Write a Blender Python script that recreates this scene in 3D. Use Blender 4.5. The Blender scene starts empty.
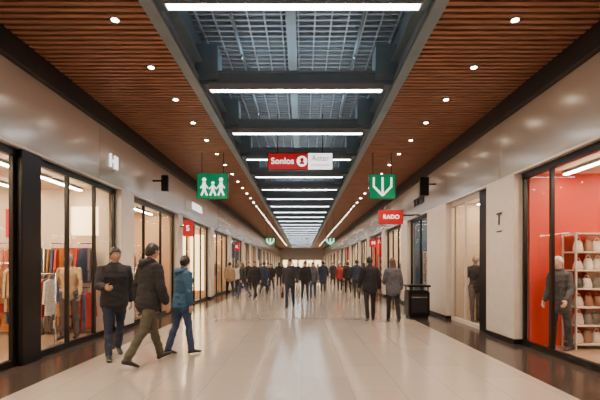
import bpy, bmesh, math, random
from mathutils import Vector, Matrix, noise
from mathutils.bvhtree import BVHTree
random.seed(7)
V=Vector
scene=bpy.context.scene
COL=scene.collection

# ---------------------------------------------------------------- materials
MC={}
def mat(name,col,rough=.5,metal=0,var=0,scale=8,bump=0,emit=0,coat=0,spec=.5):
    if name in MC: return MC[name]
    m=bpy.data.materials.new(name); m.use_nodes=True
    nt=m.node_tree; b=nt.nodes['Principled BSDF']
    b.inputs['Base Color'].default_value=(*col,1)
    b.inputs['Roughness'].default_value=rough
    b.inputs['Metallic'].default_value=metal
    b.inputs['Specular IOR Level'].default_value=spec
    if coat: b.inputs['Coat Weight'].default_value=coat; b.inputs['Coat Roughness'].default_value=.12
    if emit:
        b.inputs['Emission Color'].default_value=(*col,1); b.inputs['Emission Strength'].default_value=emit
    if var or bump:
        tc=nt.nodes.new('ShaderNodeTexCoord'); n=nt.nodes.new('ShaderNodeTexNoise')
        n.inputs['Scale'].default_value=scale; n.inputs['Detail'].default_value=5
        nt.links.new(tc.outputs['Object'],n.inputs['Vector'])
        if var:
            r=nt.nodes.new('ShaderNodeValToRGB')
            r.color_ramp.elements[0].position=.3; r.color_ramp.elements[1].position=.7
            r.color_ramp.elements[0].color=(*[c*(1-var) for c in col],1)
            r.color_ramp.elements[1].color=(*[min(1,c*(1+var)) for c in col],1)
            nt.links.new(n.outputs['Fac'],r.inputs['Fac']); nt.links.new(r.outputs['Color'],b.inputs['Base Color'])
        if bump:
            bp=nt.nodes.new('ShaderNodeBump'); bp.inputs['Strength'].default_value=bump; bp.inputs['Distance'].default_value=.02
            nt.links.new(n.outputs['Fac'],bp.inputs['Height']); nt.links.new(bp.outputs['Normal'],b.inputs['Normal'])
    MC[name]=m; return m
def glassmat():
    m=bpy.data.materials.new('shop_glass'); m.use_nodes=True; nt=m.node_tree
    nt.nodes.clear(); o=nt.nodes.new('ShaderNodeOutputMaterial')
    t=nt.nodes.new('ShaderNodeBsdfTransparent'); t.inputs[0].default_value=(.97,.98,.98,1)
    g=nt.nodes.new('ShaderNodeBsdfGlossy'); g.inputs['Roughness'].default_value=.02
    mx=nt.nodes.new('ShaderNodeMixShader'); f=nt.nodes.new('ShaderNodeLayerWeight'); f.inputs['Blend'].default_value=.5
    p=nt.nodes.new('ShaderNodeMath'); p.operation='POWER'; p.inputs[1].default_value=6
    q=nt.nodes.new('ShaderNodeMath'); q.operation='MULTIPLY_ADD'; q.inputs[1].default_value=.6; q.inputs[2].default_value=.03
    nt.links.new(f.outputs['Facing'],p.inputs[0]); nt.links.new(p.outputs[0],q.inputs[0])
    nt.links.new(q.outputs[0],mx.inputs[0]); nt.links.new(t.outputs[0],mx.inputs[1]); nt.links.new(g.outputs[0],mx.inputs[2])
    nt.links.new(mx.outputs[0],o.inputs[0]); return m
GLASS=glassmat()
def floormat():
    m=bpy.data.materials.new('polished_floor_tile'); m.use_nodes=True; nt=m.node_tree; b=nt.nodes['Principled BSDF']
    tc=nt.nodes.new('ShaderNodeTexCoord'); mp=nt.nodes.new('ShaderNodeMapping'); mp.inputs['Rotation'].default_value=(0,0,math.pi/2)
    br=nt.nodes.new('ShaderNodeTexBrick'); br.inputs['Scale'].default_value=1
    br.inputs['Brick Width'].default_value=1.2; br.inputs['Row Height'].default_value=.6; br.inputs['Mortar Size'].default_value=.004
    br.inputs['Color1'].default_value=(.39,.34,.295,1); br.inputs['Color2'].default_value=(.35,.305,.265,1); br.inputs['Mortar'].default_value=(.24,.205,.18,1)
    nt.links.new(tc.outputs['Object'],mp.inputs[0]); nt.links.new(mp.outputs[0],br.inputs['Vector'])
    n=nt.nodes.new('ShaderNodeTexNoise'); n.inputs['Scale'].default_value=1.2; n.inputs['Detail'].default_value=4
    nt.links.new(tc.outputs['Object'],n.inputs['Vector'])
    nt.links.new(br.outputs['Color'],b.inputs['Base Color'])
    mr=nt.nodes.new('ShaderNodeMapRange'); mr.inputs['To Min'].default_value=.10; mr.inputs['To Max'].default_value=.16
    nt.links.new(n.outputs['Fac'],mr.inputs['Value']); nt.links.new(mr.outputs[0],b.inputs['Roughness'])
    b.inputs['Specular IOR Level'].default_value=1.0
    return m
def woodmat():
    m=bpy.data.materials.new('ceiling_wood'); m.use_nodes=True; nt=m.node_tree; b=nt.nodes['Principled BSDF']
    tc=nt.nodes.new('ShaderNodeTexCoord'); mp=nt.nodes.new('ShaderNodeMapping'); mp.inputs['Scale'].default_value=(1.2,14,14)
    n=nt.nodes.new('ShaderNodeTexNoise'); n.inputs['Scale'].default_value=2; n.inputs['Detail'].default_value=6
    r=nt.nodes.new('ShaderNodeValToRGB'); r.color_ramp.elements[0].position=.3; r.color_ramp.elements[1].position=.7
    r.color_ramp.elements[0].color=(.16,.070,.043,1); r.color_ramp.elements[1].color=(.35,.16,.093,1)
    nt.links.new(tc.outputs['Object'],mp.inputs[0]); nt.links.new(mp.outputs[0],n.inputs['Vector'])
    nt.links.new(n.outputs['Fac'],r.inputs[0]); nt.links.new(r.outputs[0],b.inputs['Base Color']); b.inputs['Roughness'].default_value=.42
    return m
FLOORM=floormat(); WOOD=woodmat()
M_border=mat('dark_border_tile',(.045,.033,.028),.16,var=.3,scale=4)
M_shopfloor=mat('shop_floor_oak',(.30,.20,.14),.3,var=.15,scale=5)
M_panel=mat('bulkhead_panel',(.50,.42,.35),.24,metal=.4,coat=.4)
M_pillar=mat('pillar_cream_stone',(.63,.56,.49),.3,var=.05,scale=6,coat=.2)
M_black=mat('black_metal_frame',(.010,.009,.010),.35,metal=.5)
M_dark=mat('dark_soffit',(.009,.008,.009),.5)
M_steel=mat('blue_grey_steel',(.16,.23,.285),.42,metal=.2,var=.08,scale=3)
M_grid=mat('grid_bar',(.28,.35,.41),.45,metal=.2)
M_roof=mat('roof_void',(.05,.07,.09),.8)
M_tube=mat('strip_light_diffuser',(.90,.96,1.0),.5,emit=28)
M_up=mat('added_uplight_glow',(.80,.92,1.0),.5,emit=17)  # added glow, hidden above the beams, to brighten grid and truss
M_house=mat('light_housing_grey',(.25,.28,.3),.4)
M_dl=mat('downlight_lens',(1,.86,.68),.5,emit=60)
M_shopl=mat('shop_light_panel',(1,.77,.50),.5,emit=68)
M_white=mat('shop_wall_white',(.68,.55,.43),.6)
M_cream=mat('shop_wall_cream',(.64,.42,.24),.6)
M_red=mat('shop_wall_red',(.52,.03,.012),.5)
M_navy=mat('shop_wall_navy',(.05,.09,.15),.5)
M_wallend=mat('end_wall_plaster',(.5,.45,.4),.6)
M_glow=mat('backlit_display_panel',(1,.74,.38),.5,emit=3.5)
M_greens=mat('sign_green',(.0,.25,.10),.4,emit=.42)
M_whites=mat('sign_white',(.9,.92,.9),.4,emit=1.8)
M_reds=mat('sign_red',(.50,.006,.010),.5,emit=.4)
M_ink=mat('sign_ink',(.02,.02,.02),.5)
M_chrome=mat('chrome_rail',(.6,.6,.6),.2,metal=1)
M_shelf=mat('shelf_wood',(.42,.30,.2),.5,var=.15,scale=6)
M_wshelf=mat('shelf_white',(.6,.55,.5),.4)

# ---------------------------------------------------------------- mesh builder
class MB:
    def __init__(s): s.v=[];s.f=[];s.m=[];s.mats=[];s.sm=[]
    def mi(s,m):
        if m not in s.mats: s.mats.append(m)
        return s.mats.index(m)
    def add(s,vs,fs,m,smooth=False):
        o=len(s.v); i=s.mi(m); s.v+= [tuple(v) for v in vs]
        for f in fs: s.f.append([k+o for k in f]); s.m.append(i); s.sm.append(smooth)
    def box(s,x0,x1,y0,y1,z0,z1,m):
        x0,x1=min(x0,x1),max(x0,x1)
        vs=[(x,y,z) for z in(z0,z1) for y in(y0,y1) for x in(x0,x1)]
        s.add(vs,[(0,2,3,1),(4,5,7,6),(0,1,5,4),(2,6,7,3),(0,4,6,2),(1,3,7,5)],m)
    def rbox(s,x0,x1,y0,y1,z0,z1,m,r=.02):
        bm=bmesh.new(); bmesh.ops.create_cube(bm,size=1)
        for v in bm.verts: v.co=V(((x0+x1)/2+v.co.x*abs(x1-x0),(y0+y1)/2+v.co.y*(y1-y0),(z0+z1)/2+v.co.z*(z1-z0)))
        bmesh.ops.bevel(bm,geom=bm.edges[:],offset=r,segments=2,affect='EDGES')
        bm.verts.index_update(); s.add([v.co for v in bm.verts],[[v.index for v in f.verts] for f in bm.faces],m); bm.free()
    def quad(s,a,b,c,d,m): s.add([a,b,c,d],[(0,1,2,3)],m)
    def loft(s,pts,m,ref=V((1,0,0)),n=12,cap=True,smooth=True):
        P=[V(p[0]) for p in pts]; k=len(pts)
        L=[]
        for i in range(k):
            t=(P[min(i+1,k-1)]-P[max(i-1,0)])
            if t.length<1e-6: t=V((0,0,1))
            L.append(t.normalized())
        ps=list(zip(P,[p[1] for p in pts],[p[2] for p in pts],L))
        if cap:
            a=ps[0]; b=ps[-1]
            ea=min(a[1],a[2]); eb=min(b[1],b[2])
            ps=[(a[0]-a[3]*ea*.6,a[1]*.35,a[2]*.35,a[3]),(a[0]-a[3]*ea*.4,a[1]*.75,a[2]*.75,a[3])]+ps+[(b[0]+b[3]*eb*.4,b[1]*.75,b[2]*.75,b[3]),(b[0]+b[3]*eb*.6,b[1]*.35,b[2]*.35,b[3])]
        vs=[];fs=[]
        for (p,rx,ry,t) in ps:
            u=(ref-t*ref.dot(t))
            if u.length<1e-4: u=V((0,1,0))-t*t.y
            u.normalize(); w=t.cross(u)
            for j in range(n):
                a=2*math.pi*j/n; vs.append(p+u*math.cos(a)*rx+w*math.sin(a)*ry)
        R=len(ps)
        for i in range(R-1):
            for j in range(n):
                q=(j+1)%n; fs.append((i*n+j,i*n+q,(i+1)*n+q,(i+1)*n+j))
        fs.append(tuple(range(n-1,-1,-1))); fs.append(tuple((R-1)*n+j for j in range(n)))
        s.add(vs,fs,m,smooth)
    def cyl(s,p0,p1,r,m,n=12,smooth=True):
        s.loft([(V(p0),r,r),(V(p1),r,r)],m,ref=V((1,.013,.02)),n=n,cap=False,smooth=smooth)
    def ell(s,c,r,m,seg=14,rings=9,fn=None):
        vs=[];fs=[]
        for i in range(1,rings):
            th=math.pi*i/rings
            for j in range(seg):
                a=2*math.pi*j/seg; d=V((math.sin(th)*math.cos(a),math.sin(th)*math.sin(a),math.cos(th)))
                vs.append(fn(d) if fn else V(c)+V((d.x*r[0],d.y*r[1],d.z*r[2])))
        top=len(vs); 
        for d in (V((0,0,1)),V((0,0,-1))): vs.append(fn(d) if fn else V(c)+V((d.x*r[0],d.y*r[1],d.z*r[2])))
        for i in range(rings-2):
            for j in range(seg):
                q=(j+1)%seg; fs.append((i*seg+j,(i+1)*seg+j,(i+1)*seg+q,i*seg+q))
        for j in range(seg):
            q=(j+1)%seg; fs.append((top,j,q)); fs.append((top+1,(rings-2)*seg+q,(rings-2)*seg+j))
        s.add(vs,fs,m,True)
    def prism(s,poly,o,u,w,t,m):
        n=len(poly); o=V(o);u=V(u);w=V(w);t=V(t)
        A=[o+u*a+w*b-t*.5 for a,b in poly]; B=[p+t for p in A]
        s.add(A+B,[tuple(range(n-1,-1,-1)),tuple(range(n,2*n))]+[(i,(i+1)%n,n+(i+1)%n,n+i) for i in range(n)],m)
    def build(s,name,parent=None,loc=(0,0,0)):
        me=bpy.data.meshes.new(name); me.from_pydata(s.v,[],s.f)
        for m in s.mats: me.materials.append(m)
        me.polygons.foreach_set('material_index',s.m); me.polygons.foreach_set('use_smooth',s.sm)
        me.update()
        ob=bpy.data.objects.new(name,me); COL.objects.link(ob); ob.location=loc
        if parent: ob.parent=parent
        return ob

# ---------------------------------------------------------------- people
def cloth(n,c,sc=14): return mat('cloth_'+n,c,.85,var=.18,scale=sc,bump=.5)
SKIN=mat('skin_medium',(.42,.24,.17),.5,var=.06,scale=10)
SKIN2=mat('skin_light',(.56,.35,.26),.5,var=.06,scale=10)
LIP=mat('lip',(.35,.12,.1),.4)
EYEW=mat('eye_white',(.75,.73,.7),.2); IRIS=mat('eye_iris',(.03,.02,.015),.2)
HAIRB=mat('hair_black',(.015,.012,.011),.45,var=.3,scale=40,bump=.5)
HAIRBR=mat('hair_brown',(.09,.045,.025),.45,var=.3,scale=40,bump=.5)
HAIRG=mat('hair_grey',(.5,.48,.46),.5,var=.2,scale=40,bump=.5)
SHOE=mat('shoe_black',(.02,.02,.02),.35); SHOEW=mat('shoe_white',(.55,.55,.54),.5)
MANQ=mat('mannequin_gloss',(.30,.25,.21),.3)
D=math.radians
def sm(a,b,x):
    t=max(0,min(1,(x-a)/(b-a))); return t*t*(3-2*t)
def head(mb,c,skin,hair,style,yaw=0,detail=1,manneq=False):
    R=Matrix.Rotation(yaw,3,'Z'); c=V(c)
    def fn(d):
        x,y,z=d
        px,py,pz=x*.077,y*.098,z*.118
        if z<0: px*=1-.36*(-z)**1.6
        if z<-.1 and y<0: py*=1-.5*sm(-.1,-.9,z)
        if y>0:
            py*=1-.06*sm(.1,.8,z)
            py+=.024*math.exp(-(x/.17)**2)*sm(.12,-.25,z)*sm(-.42,-.28,z)*sm(0,.4,y)
            py-=.010*(math.exp(-((x-.36)/.2)**2-((z-.03)/.14)**2)+math.exp(-((x+.36)/.2)**2-((z-.03)/.14)**2))
            py+=.005*math.exp(-(x/.6)**2-((z-.22)/.1)**2)
            py+=.007*math.exp(-(x/.3)**2-((z+.54)/.09)**2)
            py+=.010*math.exp(-(x/.3)**2-((z+.86)/.15)**2)*sm(0,.3,y)
        return c+R@V((px,py,pz))
    s,r=(36,26) if detail else (20,14)
    mb.ell(c,(1,1,1),skin,s,r,fn)
    if detail and not manneq:
        mb.loft([(c+R@V((-.022,.083,-.063)),.003,.004),(c+R@V((0,.094,-.062)),.003,.008),(c+R@V((.022,.083,-.063)),.003,.004)],LIP,ref=V((0,0,1)),n=8)
    for sx in (-1,1):
        if not manneq:
            e=c+R@V((sx*.030,.081,.004))
            mb.ell(e,(.0125,.0125,.0115),EYEW,10,8)
            mb.ell(e+R@V((0,.0085,0)),(.0058,.0055,.0058),IRIS,8,6)
            mb.loft([(c+R@V((sx*.015,.094,.028)),.004,.004),(c+R@V((sx*.033,.090,.033)),.004,.004),(c+R@V((sx*.050,.077,.027)),.003,.003)],hair,n=6)
        ec=c+R@V((sx*.077,-.006,-.008))
        mb.loft([(ec+V((0,0,-.028)),.008,.007),(ec+R@V((sx*.006,-.004,-.008)),.010,.012),(ec+R@V((sx*.010,-.007,.016)),.008,.017),(ec+R@V((sx*.006,-.002,.030)),.006,.008)],skin,n=8)
    if style!='bald':
        def hf(d):
            x,y,z=d
            hl=-.62+ (y+1)*.5*1.0
            if y>.2: hl=max(hl,.05+.36*sm(.2,.8,y))
            k=sm(hl-.06,hl+.08,z)
            nz=noise.noise(V(d)*5+c*3)*.06
            f=.90+k*(.26+nz)
            p=V((x*.077*f,y*.098*f,z*.118*(f if z<0 else .90+k*(.22+nz))))
            if z<0: p.x*=1-.2*(-z)
            p.y-=.004*k
            return c+R@p
        mb.ell(c,(1,1,1),hair,s,r,hf)
        if style=='long':
            mb.loft([(c+R@V((0,-.055,.05)),.075,.055),(c+R@V((0,-.065,-.05)),.088,.055),(c+R@V((0,-.085,-.14)),.09,.045),(c+R@V((0,-.11,-.24)),.085,.035),(c+R@V((0,-.115,-.33)),.05,.02)],hair,ref=R@V((1,0,0)),n=16)
        if style=='bun':
            mb.ell(c+R@V((0,-.115,.02)),(.045,.042,.045),hair,14,10)
def hand(mb,w,d,s,skin,curl=1.0):
    d=d.normalized(); n=V((-s,0,0)); n=(n-d*n.dot(d)).normalized(); wd=d.cross(n)
    if wd.y<0: wd=-wd
    w=V(w)
    mb.loft([(w-d*.02,.024,.020),(w+d*.01,.028,.017),(w+d*.05,.040,.015),(w+d*.085,.041,.013)],skin,ref=wd,n=12)
    for i,(o,L) in enumerate([(.031,.070),(.010,.080),(-.011,.074),(-.031,.058)]):
        p=w+d*(.082-(.004 if i in(0,3) else 0))+wd*o; pts=[(p-d*.01,.0095,.0095)]
        a=0
        for seg,ba in ((.45,.3),(.30,.5),(.25,.45)):
            a+=ba*curl; dd=d*math.cos(a)+n*math.sin(a)
            p=p+dd*L*seg; r=.0092-.0012*len(pts)/1.5; pts.append((p,r,r))
        mb.loft(pts,skin,ref=wd,n=8)
    p=w+d*.022+wd*.026; q=p+(d*.5+wd*.75+n*.3).normalized()*.036; z=q+(d*.9+wd*.3+n*.35).normalized()*.030
    mb.loft([(p,.013,.012),(q,.0105,.010),(z,.008,.007)],skin,ref=n,n=8)

def human(name,loc,heading,H=1.75,legs=((20,5),(-18,28)),arms=((-18,12),(22,25)),coat=None,pants=None,skin=None,hair=HAIRB,style='short',
          shoes=SHOE,hem=.84,vox=.014,headyaw=0,hood=False,longcoat=False,female=False,detail=1,manneq=False,sleeve=True,lean=3,bag=None,scarf=None,puff=0.006):
    skin=skin or SKIN
    mb=MB()
    def dr(a,ab,s): 
        a=D(a); return V((s*math.sin(ab),math.sin(a),-math.cos(a))).normalized()
    sh=.185 if not female else .163; hipw=.092
    minz=9; J={}
    for s,(a,k) in zip((1,-1),legs):
        hip=V((s*hipw,0,.92)); kn=hip+dr(a,.03,s)*.43; an=kn+dr(a-k,.01,s)*.405
        pitch=0
        if a-k<-12: pitch=-(-(a-k)-8)*.8
        elif a-k>8: pitch=(a-k)*.7
        f=V((s*.08,math.cos(D(pitch)),math.sin(D(pitch)))); up=V((0,-math.sin(D(pitch)),math.cos(D(pitch))))
        heel=an-f*.05-up*.055; toe=an+f*.17-up*.065
        J[s]=(hip,kn,an,f,up,heel,toe); minz=min(minz,heel.z-.034,toe.z-.024)
    dz=V((0,0,-minz))
    lz=V((0,math.sin(D(lean)),0))
    def T(x,y,z): return V((x,y+(z-.9)*lz.y,z))+dz
    pm=MB()
    g=.008 if not manneq else 0
    for s in (1,-1):
        hip,kn,an,f,up,heel,toe=[q for q in J[s]]
        hip=hip+dz;kn=kn+dz;an=an+dz;heel=heel+dz;toe=toe+dz
        th=.092 if female else .090
        pm.loft([(hip+V((0,-.005,.03)),th+.004,th+.012),(hip+(kn-hip)*.3,th,th+.003),(hip+(kn-hip)*.7,.073,.075),(kn,.061,.064),(kn+(an-kn)*.28+V((0,-.012,0)),.060,.065),(kn+(an-kn)*.7,.049+g,.052+g),(an+V((0,0,-.005)),.046+g,.052+g)],pants,n=14)
        pm.loft([(an+up*.02,.038,.042),(an-up*.03,.04,.05)],shoes,n=10)
        pm.loft([(heel,.034,.034),(heel+f*.07+up*.012,.038,.042),(heel+f*.15+up*.0,.046,.030),(toe-f*.01,.044,.024),(toe+f*.02-up*.002,.032,.018)],shoes,ref=V((1,0,0)),n=12)
    j=.0 if manneq else .016+puff
    hs=.97 if female else 1
    pm.loft([(T(0,-.005,.85),.12,.10),(T(0,-.01,.91),.165*hs,.118),(T(0,0,.98),.155*hs,.11)],pants,n=18)
    wz=.12 if female else .145; cx=.15 if female else .170
    pts=[]
    if longcoat: pts+=[(T(0,0,.58),.20,.165),(T(0,0,.70),.19,.155)]
    pts+=[(T(0,-.004,hem),.170*hs+j,.122+j),(T(0,-.004,.92),.170*hs+j*1.2,.122+j),(T(0,0,1.00),.158*hs+j*1.2,.112+j),(T(0,0,1.10),wz+j*1.3,.103+j),(T(0,.003,1.20),wz+.01+j*1.2,.108+j),
          (T(0,.006,1.30),cx+j,.116+j),(T(0,0,1.39),cx+.005+j,.100+j),(T(0,-.006,1.44),cx-.035+j,.083+j),(T(0,-.008,1.475),.085+j,.062+j)]
    pm.loft(pts,coat,n=22)
    pm.loft([(T(0,-.012,1.45),.056,.056),(T(0,0,1.52),.052,.055),(T(0,.012,1.58),.05,.056)],skin,n=12)
    if not manneq:
        pm.loft([(T(0,-.012,1.465),.085,.075),(T(0,-.008,1.50),.072,.072),(T(0,-.006,1.52),.066,.068)],scarf or coat,n=16)
    if hood:
        pm.loft([(T(-.095,-.02,1.51),.035,.04),(T(-.07,-.085,1.485),.055,.06),(T(0,-.115,1.455),.065,.07),(T(.07,-.085,1.485),.055,.06),(T(.095,-.02,1.51),.035,.04)],coat,ref=V((0,0,1)),n=12)
    hands=[]
    for s,(a,e) in zip((1,-1),arms):
        S=T(s*sh,-.004,1.415); ua=dr(a,.17+puff*3,s); E=S+ua*.285; fa=dr(a+e,.06 if abs(e)<50 else -.25,s); W=E+fa*.25
        am=coat if sleeve else skin
        q=j*.6
        pm.loft([(T(s*sh*.55,-.004,1.425),.05+q,.055+q),(S,.056+q,.060+q),(S+ua*.1,.050+q,.054+q),(S+ua*.22,.045+q,.048+q),(E,.043+q,.045+q),(E+fa*.08,.043+q,.044+q),(E+fa*.2,.036+q,.037+q),(W-fa*.01,.031+q*.8,.032+q*.8)],am,ref=V((1,0,0)),n=12)
        hands.append((W,fa,s))
    tmp=pm.build('tmp')
    bv=BVHTree.FromPolygons([V(v) for v in pm.v],pm.f)
    rm=tmp.modifiers.new('r','REMESH'); rm.mode='VOXEL'; rm.voxel_size=vox; 
    sm_=tmp.modifiers.new('s','SMOOTH'); sm_.iterations=3; sm_.factor=.5
    dg=bpy.context.evaluated_depsgraph_get(); me=bpy.data.meshes.new_from_object(tmp.evaluated_get(dg))
    cs=[v.co.copy() for v in me.vertices]
    ns=[v.normal.copy() for v in me.vertices]
    for i,c in enumerate(cs):
        c2=c+V(loc)
        w=noise.noise(V((c2.x*7,c2.y*7,c2.z*16)))*.011+noise.noise(V((c2.x*18,c2.y*18,c2.z*30)))*.005
        if c.z-dz.z>1.5 or c.z<.1: w=0
        cs[i]=c+ns[i]*w
    groups={}
    for p in me.polygons:
        r=bv.find_nearest(p.center); t=pm.m[r[2]] if r[2] is not None else 0
        groups.setdefault(t,[]).append(list(p.vertices))
    o=len(mb.v); mb.v+=[tuple(c) for c in cs]
    for t,fs in groups.items():
        i=mb.mi(pm.mats[t])
        for f in fs: mb.f.append([k+o for k in f]); mb.m.append(i); mb.sm.append(True)
    bpy.data.objects.remove(tmp)
    hc=T(0,.028,1.637)
    head(mb,hc,skin,hair,style,headyaw,detail,manneq)
    for W,fa,s in hands: hand(mb,W,fa,s,skin)
    if bag:
        W,fa,s=hands[0 if bag>0 else 1]
        b=W+fa*.10
        mb.loft([(b+V((0,-.09,-.20)),.012,.012),(b+V((0,-.05,-.03)),.01,.01),(b+V((0,0,0)),.01,.01),(b+V((0,.05,-.03)),.01,.01),(b+V((0,.09,-.20)),.012,.012)],SHOE,n=8)
        mb.rbox(b.x-.05,b.x+.05,b.y-.17,b.y+.17,b.z-.43,b.z-.18,SHOE,.03)
    ob=mb.build(name,loc=loc); k=H/1.75
    ob.scale=(k,k,k); ob.rotation_euler=(0,0,D(heading))
    return ob

# ---------------------------------------------------------------- shell
Y0,Y1=-7,76
XL,XR=-4.2,4.1
ZC=4.8
mb=MB()
mb.quad((-3.4,Y0,0),(3.12,Y0,0),(3.12,Y1,0),(-3.4,Y1,0),FLOORM)
mb.quad((-4.35,Y0,0),(-3.4,Y0,0),(-3.4,Y1,0),(-4.35,Y1,0),M_border)
mb.quad((3.12,Y0,0),(4.25,Y0,0),(4.25,Y1,0),(3.12,Y1,0),M_border)
mb.quad((-9.2,Y0,0),(-4.35,Y0,0),(-4.35,Y1,0),(-9.2,Y1,0),M_shopfloor)
mb.quad((4.25,Y0,0),(9.2,Y0,0),(9.2,Y1,0),(4.25,Y1,0),M_shopfloor)
mb.build('floor')
WL,WR=-2.0,1.8
mb=MB()
y=Y0
while y<Y1-.1:
    mb.box(-4.1,WL-.03,y,y+.07,ZC,ZC+.07,WOOD); mb.box(WR+.03,4.0,y,y+.07,ZC,ZC+.07,WOOD); y+=.125
mb.box(-4.6,WL-.03,Y0,Y1,ZC+.12,ZC+.16,M_dark); mb.box(WR+.03,4.5,Y0,Y1,ZC+.12,ZC+.16,M_dark)
ZG=5.9
for x,s in((WL,-1),(WR,1)):
    mb.box(x-.03 if s<0 else x,x if s<0 else x+.03,Y0,Y1,ZC-.01,ZG+.4,M_steel)
    a=x if s<0 else x-.14
    mb.box(a,a+.14,Y0,Y1,ZC-.01,ZC+.05,M_steel)
    mb.box(a,a+.14,Y0,Y1,ZC+.5,ZC+.54,M_steel)
    mb.box(x+.03 if s<0 else x-.08,x+.08 if s<0 else x-.03,Y0,Y1,ZC+.2,ZC+.26,M_grid)
mb.box(WL-.1,WR+.1,Y0,Y1,ZG+.4,ZG+.5,M_roof)
mb.build('ceiling')
mb=MB()
x=WL+.12
while x<WR: mb.box(x,x+.025,Y0+.05,Y1-.05,ZG,ZG+.04,M_grid); x+=.3
y=Y0+.1
while y<Y1-.1: mb.box(WL+.01,WR-.01,y,y+.045,ZG+.04,ZG+.10,M_grid); y+=.17
mb.build('ceiling_mesh_grid')
mb=MB()
mb.box(-.28,-.10,Y0+.05,Y1-.05,ZG-.22,ZG-.16,M_steel)
mb.box(-.28,-.26,Y0+.05,Y1-.05,ZG-.16,ZG-.09,M_steel); mb.box(-.12,-.10,Y0+.05,Y1-.05,ZG-.16,ZG-.09,M_steel)
for yy in range(0,70,3): mb.cyl((-.19,yy,ZG-.2),(-.19,yy,ZG+.4),.012,M_grid,6)
mb.build('cable_tray')
for x in (-1.2,1.05):
    mb=MB(); mb.cyl((x,Y0+.1,ZG-.14),(x,Y1-.1,ZG-.14),.03,M_steel,12)
    for yy in range(-4,74,3): mb.cyl((x,yy,ZG-.14),(x,yy,ZG-.26),.02,M_chrome,8); mb.cyl((x,yy,ZG-.14),(x,yy,ZG+.4),.008,M_grid,6)
    mb.build('sprinkler_pipe')
yy=5.04-2.45*4
while yy<72:
    mb=MB()
    mb.box(WL+.002,WR-.002,yy+.05,yy+.33,ZC+.12,ZC+.34,M_steel)
    mb.box(WL+.002,WR-.002,yy+.02,yy+.36,ZC+.33,ZC+.37,M_steel)
    for a,b in((WL+.004,WL+.42),(WR-.42,WR-.004)):
        mb.rbox(a,b,yy-.02,yy+.42,ZC+.2,ZC+.85,M_steel,.015)
        mb.box(a+.05,b-.05,yy-.03,yy-.02,ZC+.3,ZC+.75,M_steel)
    mb.build('ceiling_cross_beam')
    mb=MB()
    mb.box(-1.75,1.53,yy-.01,yy+.14,ZC+.012,ZC+.119,M_house)
    mb.box(-1.72,1.50,yy+.002,yy+.128,ZC+.008,ZC+.012,M_tube)
    for a,b in ((yy-.01,yy),(yy+.13,yy+.14)): mb.box(-1.75,1.53,a,b,ZC+.003,ZC+.012,M_house)
    mb.box(-1.75,-1.73,yy,yy+.13,ZC+.003,ZC+.012,M_house); mb.box(1.51,1.53,yy,yy+.13,ZC+.003,ZC+.012,M_house)
    mb.box(-1.4,1.2,yy+.20,yy+.32,ZC+.371,ZC+.377,M_up)  # unseen emissive strip added on the beam top, not a real fitting
    mb.build('linear_ceiling_light')
    yy+=2.45
dm=MB()
dm.cyl((0,0,-.012),(0,0,.06),.060,M_house,20,False)
dm.cyl((0,0,-.016),(0,0,-.011),.045,M_dl,20,False)
dob=dm.build('recessed_downlight'); dmesh=dob.data; bpy.data.objects.remove(dob)
for x in (-2.5,2.85):
    n=0; y=5.35-1.28*6
    while y<66:
        o=bpy.data.objects.new('recessed_downlight',dmesh); COL.objects.link(o); o.location=(x,y,ZC)
        if y<36 or n%2==0:
            l=bpy.data.lights.new('downlight_lamp','SPOT'); l.energy=270 if y<36 else 330; l.color=(1,.71,.46); l.spot_size=D(105); l.spot_blend=.8; l.shadow_soft_size=.05
            lo=bpy.data.objects.new('lamp',l); COL.objects.link(lo); lo.parent=o; lo.location=(0,0,-.03)
        y+=1.28; n+=1
for side,X,s in(('left',XL,-1),('right',XR,1)):
    mb=MB()
    y=Y0
    while y<Y1:
        mb.box(X,X+s*.2,y+.004,min(y+3.06,Y1)-.004,3.3,4.45,M_panel); y+=3.06
    mb.box(X+s*.01,X+s*.19,Y0,Y1,3.29,4.46,M_dark)
    mb.box(X-s*.012,X+s*.15,Y0,Y1,3.26,3.30,M_pillar)
    mb.build('wall_'+side)
    mb=MB(); mb.box(X-s*.10,X+s*.3,Y0,Y1,4.46,ZC+.12,M_dark)
    mb.build('trim_1' if s<0 else 'trim_2')
mb=MB(); mb.box(-9.2,9.2,Y1,Y1+.2,0,6.4,M_wallend)
for i in range(5): mb.box(-3.6+i*1.5,-2.4+i*1.5,Y1-.02,Y1,.1,2.6,M_glow)
mb.build('wall_back')
mb=MB(); mb.box(-9.2,9.2,Y0-.2,Y0,0,6.4,M_wallend); mb.build('wall_front')

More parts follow.
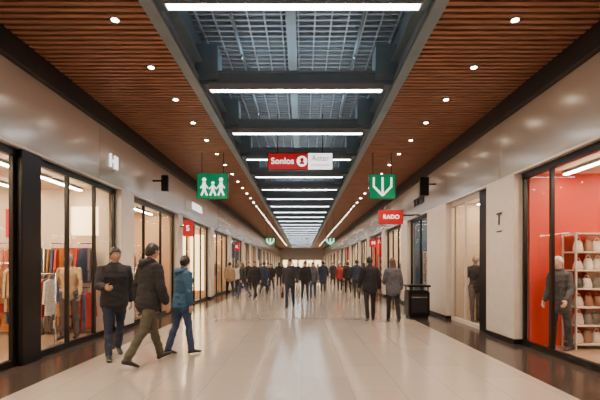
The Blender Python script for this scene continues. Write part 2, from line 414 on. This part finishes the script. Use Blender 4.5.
# ---------------------------------------------------------------- shops
GC=[cloth('g%d'%i,c) for i,c in enumerate([(.03,.03,.035),(.45,.36,.26),(.42,.03,.02),(.05,.09,.18),(.55,.48,.42),(.40,.17,.05),(.10,.10,.06),(.6,.22,.04),(.12,.10,.10),(.5,.14,.08)])]
GP=[(-.04,0),(-.20,-.05),(-.25,-.50),(-.19,-.52),(-.15,-.2),(-.17,-.75),(.17,-.75),(.15,-.2),(.19,-.52),(.25,-.50),(.20,-.05),(.04,0)]
def rack(X0,X1,y,ztop,name='clothing_rack',two=False,step=.07):
    mb=MB()
    tiers=[ztop]+([ztop-.98] if two else [])
    for zt in tiers:
        mb.cyl((X0,y,zt),(X1,y,zt),.014,M_chrome,8)
        x=X0+.05
        while x<X1-.04:
            L=random.uniform(.85,1.15); m=random.choice(GC)
            an=random.uniform(-.6,.9); u=V((math.sin(an),math.cos(an),0)); t=V((math.cos(an),-math.sin(an),0))
            mb.prism([(a*.92,b*L) for a,b in GP],(x,y,zt-.10),u,(0,0,1),t*random.uniform(.03,.055),m)
            mb.cyl((x,y,zt+.012),(x,y,zt-.10),.004,M_chrome,5)
            x+=random.uniform(step,step+.04)
    for x in(X0,X1):
        mb.cyl((x,y,0.02),(x,y,ztop+.01),.016,M_chrome,8); mb.box(x-.02,x+.02,y-.2,y+.2,0.001,.03,M_chrome)
    return mb.build(name)
def bagshape(mb,x,y,z,w,h,m):
    mb.loft([(V((x,y,z+.005)),w*.5,.07),(V((x,y,z+h*.3)),w*.5,.075),(V((x,y,z+h*.8)),w*.42,.05),(V((x,y,z+h)),w*.38,.02)],m,n=12)
    mb.loft([(V((x-w*.25,y,z+h*.9)),.008,.008),(V((x-w*.18,y,z+h*1.3)),.008,.008),(V((x,y,z+h*1.42)),.008,.008),(V((x+w*.18,y,z+h*1.3)),.008,.008),(V((x+w*.25,y,z+h*.9)),.008,.008)],m,ref=V((0,1,0)),n=6)
BG=[mat('leather_%d'%i,c,.4) for i,c in enumerate([(.6,.54,.48),(.5,.44,.38),(.03,.03,.03),(.2,.09,.05),(.55,.5,.46),(.10,.09,.10)])]
def shelf(X0,X1,y,H=2.05,n=5,m=M_wshelf,goods='bag',step=.24):
    mb=MB(); X0,X1=min(X0,X1),max(X0,X1)
    mb.box(X0,X0+.02,y-.4,y-.36,0.002,H,m); mb.box(X1-.02,X1,y-.4,y-.36,0.002,H,m)
    mb.box(X0,X0+.02,y-.04,y,0.002,H,m); mb.box(X1-.02,X1,y-.04,y,0.002,H,m)
    if goods!='bag': mb.box(X0+.03,X1-.03,y-.02,y,0.002,H,m)
    for i in range(n+1):
        z=.08+i*(H-.11)/n; mb.box(X0,X1,y-.4,y-.02,z,z+.025,m)
        if i<n:
            x=X0+.13
            while x<X1-.11:
                if goods=='bag':
                    bagshape(mb,x,y-.26,z+.035,random.uniform(.15,.2),random.uniform(.14,.2),random.choice(BG)); x+=step*random.uniform(.8,1)
                else:
                    zz=z+.031
                    for q in range(random.randint(2,4)): mb.rbox(x-.1,x+.1,y-.34,y-.08,zz,zz+.045,random.choice(GC),.012); zz+=.047
                    x+=.24
    return mb.build('display_shelf')
def shoptable(x,y):
    mb=MB(); mb.rbox(x-.5,x+.5,y-.35,y+.35,.72,.77,M_shelf,.01)
    for a in(-.45,.45):
        for b in(-.3,.3): mb.box(x+a-.03,x+a+.03,y+b-.03,y+b+.03,0.001,.72,M_shelf)
    for a in(-.3,0,.3):
        for b in (-.15,.15):
            zz=.771
            for q in range(3): mb.rbox(x+a-.11,x+a+.11,y+b-.12,y+b+.12,zz,zz+.04,random.choice(GC),.012); zz+=.042
    mb.build('display_table')
wn=[0]
def window(s,X,y0,y1,muls,fm=M_black,top=3.26,fw=.06):
    wn[0]+=1; mb=MB(); x=X+s*.12
    mb.box(x-.04,x+.04,y0,y1,top-.12,top,fm); mb.box(x-.04,x+.04,y0,y1,.001,.10,fm)
    ed=[y0]+muls+[y1]
    for i,yy in enumerate(ed):
        a=yy if i==0 else(yy-fw if i==len(ed)-1 else yy-fw/2); mb.box(x-.03,x+.03,a,a+fw,.10,top-.12,fm)
    for a,b in zip(ed[:-1],ed[1:]):
        mb.quad((x,a+.02,.10),(x,b-.02,.10),(x,b-.02,top-.12),(x,a+.02,top-.12),GLASS)
    mb.build('window_%d'%wn[0])
def interior(s,X,y0,y1,wm,depth=4.6,lm=None,endm=None,fl=2):
    mb=MB(); a=X+s*.215; b=X+s*depth; endm=endm or wm
    mb.box(b,b+s*.05,y0,y1,0.001,3.25,wm)
    mb.box(a,b,y0,y0+.05,0.001,3.25,endm); mb.box(a,b,y1-.05,y1,0.001,3.25,endm)
    mb.box(a,b,y0,y1,3.25,3.29,M_white)
    mb.build('shop_interior')
    mb=MB()
    for i in range(fl):
        x=X+s*(.75+i*1.25)
        mb.box(x-.05,x+.05,y0+.25,y1-.25,3.19,3.249,M_house); mb.box(x-.045,x+.045,y0+.27,y1-.27,3.175,3.19,lm or M_shopl)
    mb.build('shop_ceiling_light')
def pillar(s,X,y0,y1,m=M_pillar):
    mb=MB(); mb.rbox(X-s*.05 if s>0 else X-.35,X+.35 if s>0 else X+.05,y0,y1,.10,3.258,m,.008)
    mb.box(X-s*.06 if s>0 else X-.34,X+.34 if s>0 else X+.06,y0-.005,y1+.005,.001,.10,M_black)
    mb.build('pillar')
L=-1
interior(L,XL,1.5,9.2,M_white,fl=3); window(L,XL,1.5,5.99,[3.0,4.5]); window(L,XL,6.46,9.19,[7.35,8.3])
mb=MB(); mb.rbox(XL-.2,XL-.0,6.0,6.45,.001,3.258,M_black,.01); mb.build('door_1')
pillar(L,XL,9.21,9.89)
interior(L,XL,9.9,13.4,M_cream); window(L,XL,9.9,13.39,[10.9,12.2]); pillar(L,XL,13.41,13.94)
interior(L,XL,13.95,18.2,M_cream); window(L,XL,13.95,18.19,[15,16,17]); pillar(L,XL,18.21,18.89)
interior(1,XR,1.5,7.63,M_red,fl=3); window(1,XR,1.5,7.6,[3.4,5.5,6.75]); pillar(1,XR,7.64,8.8)
mb=MB(); mb.rbox(XR+.06,XR+.2,8.81,9.39,.001,3.258,M_black,.01); mb.build('door_2')
interior(1,XR,9.4,11.25,M_white); window(1,XR,9.4,11.2,[10.3],M_pillar,fw=.04); pillar(1,XR,11.26,12.95)
interior(1,XR,13,15.4,M_navy); window(1,XR,13,15.4,[14.2]); pillar(1,XR,15.41,16.38)
cols=[M_cream,M_white,M_navy,M_red,M_cream,M_white]
for s,X,y in((-1,XL,18.9),(1,XR,16.4)):
    i=0
    while y<Y1-3:
        w=random.choice([3.2,4,4.6])
        if y+w>Y1-.8: break
        m=cols[(i*2+(s>0))%6]
        interior(s,X,y,y+w,m); window(s,X,y,y+w,[y+w*.33,y+w*.66],M_black)
        if i<5:
            a=X+s*.5; b=X+s*1.9
            if i%2: shelf(a,b,y+w-.08,goods='fold')
            else: rack(min(a,b),max(a,b),y+w-.4,1.75)
        pillar(s,X,y+w+.008,y+w+.692); y+=w+.7; i+=1
    mb=MB(); mb.box(X,X+s*.35,y,Y1,0,3.258,M_pillar); mb.build('pillar')
for s,X in((-1,XL),(1,XR)):
    mb=MB(); mb.box(X,X+s*.3,Y0,1.49,0,3.258,M_pillar); mb.build('pillar')
rack(-6.9,-5.65,8.75,2.0,two=True,step=.05); rack(-5.55,-4.65,8.85,2.0,two=True,step=.05)
rack(-6.0,-5.2,7.5,1.55,step=.05)
rack(-5.2,-4.65,7.55,1.35,step=.06)
shoptable(-6.0,5.6)
mb=MB(); mb.box(-5.25,-4.65,9.11,9.145,2.2,2.85,M_glow); mb.build('poster_board')
mb=MB(); mb.box(-6.75,-6.1,9.11,9.145,2.15,2.8,M_reds); mb.build('wall_poster')
shelf(-8.4,-7.2,9.1,goods='fold')
rack(-6.0,-4.75,13.05,1.95,two=True); shelf(-7.4,-6.2,13.3,goods='fold')
rack(-5.4,-4.7,11.3,1.45)
for i in range(4):
    mb=MB(); mb.box(-5.05-i*.75,-4.45-i*.75,18.06,18.13,.4,2.9,M_glow); mb.build('backlit_panel')
shelf(4.90,6.6,7.55,H=2.1,n=6,step=.19)
shelf(7.0,8.4,7.55,H=2.1,n=6,step=.2)
shoptable(5.75,5.6); 
shelf(5.05,6.0,11.1,goods='bag'); shelf(4.6,6,15.2,goods='fold')
# mannequins
LG=((6,2),(-6,4)); AG=((-6,10),(8,16))
human('mannequin',(-4.82,8.28,.001),190,1.76,LG,AG,cloth('camel',(.42,.27,.15)),cloth('mq_grey',(.10,.08,.08)),MANQ,style='bald',manneq=True,lean=0)
human('mannequin',(-4.80,12.3,.001),180,1.78,LG,AG,GC[2],GC[3],MANQ,style='bald',manneq=True,lean=0,vox=.02,detail=0)
human('mannequin',(4.66,10.75,.001),180,1.78,LG,AG,GC[0],GC[8],MANQ,style='bald',manneq=True,lean=0,vox=.02,detail=0)
human('shopper_woman',(4.62,7.15,.001),115,1.66,LG,((-4,30),(2,38)),cloth('black_pattern',(.05,.05,.055),40),cloth('blk',(.02,.02,.022)),SKIN2,HAIRG,'short',female=True,hem=.76,lean=4,vox=.014,puff=.01)

# ---------------------------------------------------------------- signs
def text(body,size,loc,rot,m,parent,ext=.004):
    c=bpy.data.curves.new('lettering','FONT'); c.body=body; c.size=size; c.extrude=ext; c.align_x='CENTER'; c.align_y='CENTER'
    o=bpy.data.objects.new('t',c); COL.objects.link(o)
    me=bpy.data.meshes.new_from_object(o.evaluated_get(bpy.context.evaluated_depsgraph_get())); bpy.data.objects.remove(o)
    me.materials.clear(); me.materials.append(m)
    o=bpy.data.objects.new('lettering',me); COL.objects.link(o); o.location=loc; o.rotation_euler=rot; o.parent=parent; return o
FR=(math.pi/2,0,0)
def disc(mb,cx,y,cz,r,m,t=.01,n=16):
    mb.prism([(math.cos(2*math.pi*i/n)*r,math.sin(2*math.pi*i/n)*r) for i in range(n)],(cx,y,cz),(1,0,0),(0,0,1),(0,t,0),m)
def bar(mb,a,b,w,y,m,t=.01):
    a=V(a);b=V(b); d=(b-a).normalized(); n=V((-d.y,d.x))*w/2
    mb.prism([tuple(a-n),tuple(b-n),tuple(b+n),tuple(a+n)],(0,y,0),(1,0,0),(0,0,1),(0,t,0),m)
def greensign(x0,x1,z0,z1,y,kind):
    mb=MB(); mb.rbox(x0,x1,y,y+.1,z0,z1,M_black,.01)
    mb.box(x0+.015,x1-.015,y-.006,y,z0+.015,z1-.015,M_greens)
    w=x1-x0;h=z1-z0
    P=lambda u,v:(x0+u*w,z0+v*h)
    if kind=='people':
        for cx,sc in((.24,1),(.52,.72),(.78,1)):
            hx,hz=P(cx,.30+.44*sc); disc(mb,hx,y-.009,hz,.058*sc,M_whites)
            bar(mb,P(cx,.30+.34*sc),P(cx,.30+.08*sc),.09*sc,y-.009,M_whites)
            bar(mb,P(cx,.34+.06*sc),P(cx-.09,.14),.045,y-.010,M_whites); bar(mb,P(cx,.34+.06*sc),P(cx+.09,.14),.045,y-.011,M_whites)
            bar(mb,P(cx,.30+.30*sc),P(cx-.12,.30+.12*sc),.032,y-.012,M_whites); bar(mb,P(cx,.30+.30*sc),P(cx+.12,.30+.12*sc),.032,y-.013,M_whites)
    else:
        bar(mb,P(.5,.86),P(.5,.2),.05,y-.009,M_whites); bar(mb,P(.5,.14),P(.17,.50),.05,y-.010,M_whites); bar(mb,P(.5,.14),P(.83,.50),.05,y-.011,M_whites)
        bar(mb,P(.17,.46),P(.17,.86),.045,y-.012,M_whites); bar(mb,P(.83,.46),P(.83,.86),.045,y-.013,M_whites)
    for x in(x0+.15*w,x1-.15*w): mb.cyl((x,y+.05,z1-.01),(x,y+.05,ZC+.05),.01,M_black,6)
    mb.build('exit_sign')
greensign(-3.05,-2.15,3.44,4.20,11.6,'people')
greensign(1.95,2.72,3.44,4.17,11.6,'arrow')
greensign(-2.2,-1.6,2.75,3.2,24,'arrow'); greensign(1.4,2.0,2.75,3.2,24,'arrow')
mb=MB(); y=11.5
mb.rbox(-.99,.89,y,y+.14,4.26,4.76,M_black,.01)
mb.box(-.97,.18,y-.008,y,4.28,4.74,M_reds); mb.box(.18,.87,y-.008,y,4.28,4.74,M_whites)
disc(mb,.0,y-.012,4.51,.15,M_whites); disc(mb,.0,y-.018,4.55,.06,M_reds); mb.box(-.07,.07,y-.022,y-.018,4.42,4.49,M_reds)
for x in(-.7,.6): mb.cyl((x,y+.07,4.75),(x,y+.07,ZG-.01),.012,M_black,6)
sg=mb.build('hanging_shop_sign')
text('Sonlos',.25,(-.56,y-.013,4.51),FR,M_whites,sg); text('Aster',.23,(.53,y-.013,4.59),FR,M_ink,sg); text('Hattstone',.13,(.53,y-.013,4.40),FR,M_reds,sg)
def blade(x0,x1,z0,z1,y,m,txt=None,ts=.15,nm='blade_sign',wx=None):
    mb=MB(); mb.rbox(x0,x1,y,y+.12,z0,z1,m,.015); mb.box(min(wx,x0),max(wx,x1),y+.04,y+.08,(z0+z1)/2+.05,(z0+z1)/2+.09,M_black)
    o=mb.build(nm)
    if txt: text(txt,ts,((x0+x1)/2,y-.004,(z0+z1)/2),FR,M_whites,o)
blade(-4.05,-3.72,2.5,3.06,13.6,M_reds,'S',.26,wx=XL); 
blade(2.66,3.5,2.95,3.43,13.8,M_reds,'RADO',.2,wx=XR)
blade(-3.95,-3.75,3.6,4.05,11.2,M_black,wx=XL,nm='wall_lantern')
blade(3.6,3.88,3.65,4.22,12.2,M_black,wx=XR,nm='wall_lantern')  # black wall lantern, modelled as an unlit box
blade(-4.05,-3.75,2.4,2.9,24,M_reds,'K',.25,wx=XL); blade(3.55,3.95,2.5,2.9,21,M_reds,'M',.25,wx=XR)
def wallsign(body,size,s,y,z,m):
    X=XL if s<0 else XR
    o=MB(); o.box(X-s*.012 ,X-s*.002,y-.03,y+.03,z-size*.5,z-size*.48,M_black); ob=o.build('shop_wall_lettering')
    text(body,size,(X-s*.02,y,z),(math.pi/2,0,math.pi/2 if s<0 else -math.pi/2),m,ob,.012)
wallsign('HI',.42,-1,8.9,3.8,M_whites); wallsign('SOLEM',.4,1,14.0,3.75,M_ink); wallsign('NORDA',.4,-1,16,3.8,M_whites)
o=MB(); o.box(4.035,4.045,8.1,8.3,2.2,2.22,M_black); ob=o.build('shop_letter_logo'); 
text('T',.36,(4.035,8.2,2.45),(math.pi/2,0,-math.pi/2),M_ink,ob)
mb=MB()
mb.rbox(3.02,3.62,11.3,11.85,.06,.80,M_black,.03); mb.box(3.06,3.58,11.34,11.81,.001,.06,M_dark)
mb.rbox(2.99,3.65,11.27,11.88,.90,.96,M_black,.02)
for x in(3.05,3.56):
    for yy in(11.33,11.79): mb.box(x,x+.03,yy,yy+.03,.79,.91,M_black)
mb.box(3.1,3.54,11.292,11.30,.18,.70,M_dark); mb.box(3.1,3.54,11.286,11.292,.60,.63,M_chrome)
mb.build('litter_bin')

# ---------------------------------------------------------------- people in the concourse
def px(x,fy): 
    d=600/(fy-266.); return ((x-302)*d/400,d,0.001)
BLK=cloth('black',(.015,.014,.017)); OLV=cloth('olive',(.075,.068,.045)); TEAL=cloth('teal',(.035,.095,.17)); JEAN=cloth('denim',(.035,.06,.13),30)
NAVY=cloth('navy',(.02,.028,.055)); GREY=cloth('grey',(.09,.09,.11)); CHAR=cloth('charcoal',(.03,.03,.035)); TAN=cloth('tan',(.3,.2,.12)); REDC=cloth('red',(.35,.03,.03)); WH=cloth('offwhite',(.5,.48,.46))
human('walking_man',(-3.07,6.55,.001),-145,1.80,((12,4),(-12,18)),((22,65),(-14,10)),BLK,NAVY,SKIN,HAIRB,'short',headyaw=D(15),vox=.012,scarf=GREY,puff=.022)
human('walking_man',(-2.36,6.15,.001),-38,1.87,((-20,14),(20,4)),((4,14),(-12,14)),BLK,OLV,SKIN,HAIRB,'short',hood=True,vox=.012,headyaw=D(10),puff=.024)
human('walking_woman',(-2.04,6.8,.001),-42,1.67,((10,3),(-8,14)),((-6,12),(8,20)),TEAL,JEAN,SKIN2,HAIRB,'bun',hood=True,female=True,vox=.012,headyaw=D(35),puff=.022)
human('walking_man',px(290,308.5),178,1.74,((14,3),(-10,22)),((-12,10),(14,14)),CHAR,NAVY,SKIN2,HAIRB,vox=.018,bag=1,scarf=WH,puff=.012)
human('walking_man',px(370,321),4,1.74,((8,3),(-8,14)),((-8,10),(10,14)),BLK,BLK,SKIN,HAIRB,vox=.016,puff=.018)
human('walking_woman',px(393,322),2,1.70,((-8,12),(8,4)),((-4,14),(8,60)),GREY,BLK,SKIN2,HAIRBR,'long',female=True,vox=.016,hem=.80,puff=.02)
crowd=[(305,301,180,BLK,NAVY,0),(313,299,175,GREY,JEAN,1),(323,293,0,NAVY,BLK,0),(340,292,180,REDC,BLK,1),(348,294,5,BLK,BLK,0),(357,300,-5,NAVY,CHAR,0),
(255,299,160,BLK,BLK,0),(264,295,0,NAVY,BLK,0),(243,298,60,CHAR,JEAN,1),(271,292,180,BLK,NAVY,1),(230,297,20,TAN,BLK,0),(279,287,0,BLK,BLK,0),(333,286,180,CHAR,BLK,0),(318,284,0,TAN,BLK,1),
(298,284,0,BLK,NAVY,0),(309,283,180,NAVY,BLK,0),(237,293,-30,WH,BLK,1),(364,292,0,BLK,JEAN,1),(288,283,0,CHAR,BLK,1),(325,281,180,BLK,BLK,0),(345,284,180,BLK,NAVY,0),(261,286,0,GREY,BLK,0),(249,291,180,BLK,BLK,0),(268,287,0,TAN,CHAR,0),
(293,279,180,NAVY,BLK,0),(303,278,0,BLK,BLK,1),(314,279,180,CHAR,BLK,0),(283,280,0,REDC,BLK,1)]
for i,(x,fy,hd,c,p,f) in enumerate(crowd):
    a=random.uniform(8,18)*(1 if i%2 else -1)
    human('pedestrian_woman' if f else 'pedestrian_man',px(x,fy),hd+random.uniform(-10,10),random.uniform(1.62,1.7) if f else random.uniform(1.7,1.8),
      ((a,4 if a>0 else 18),(-a,18 if a>0 else 4)),((-a,12),(a,16)),c,p,random.choice([SKIN,SKIN2]),random.choice([HAIRB,HAIRBR]),'long' if f else 'short',female=bool(f),vox=.024,detail=0,longcoat=(i%5==2),puff=.015)

# ---------------------------------------------------------------- world + camera
w=bpy.data.worlds.new('World'); scene.world=w; w.use_nodes=True
w.node_tree.nodes['Background'].inputs[0].default_value=(.6,.65,.7,1); w.node_tree.nodes['Background'].inputs[1].default_value=.15
cam=bpy.data.cameras.new('camera'); co=bpy.data.objects.new('camera',cam); COL.objects.link(co)
co.location=(0,0,1.5); co.rotation_euler=(math.pi/2,0,0); cam.lens=24; cam.sensor_width=36; cam.shift_y=.11; cam.shift_x=-.0033
scene.camera=co
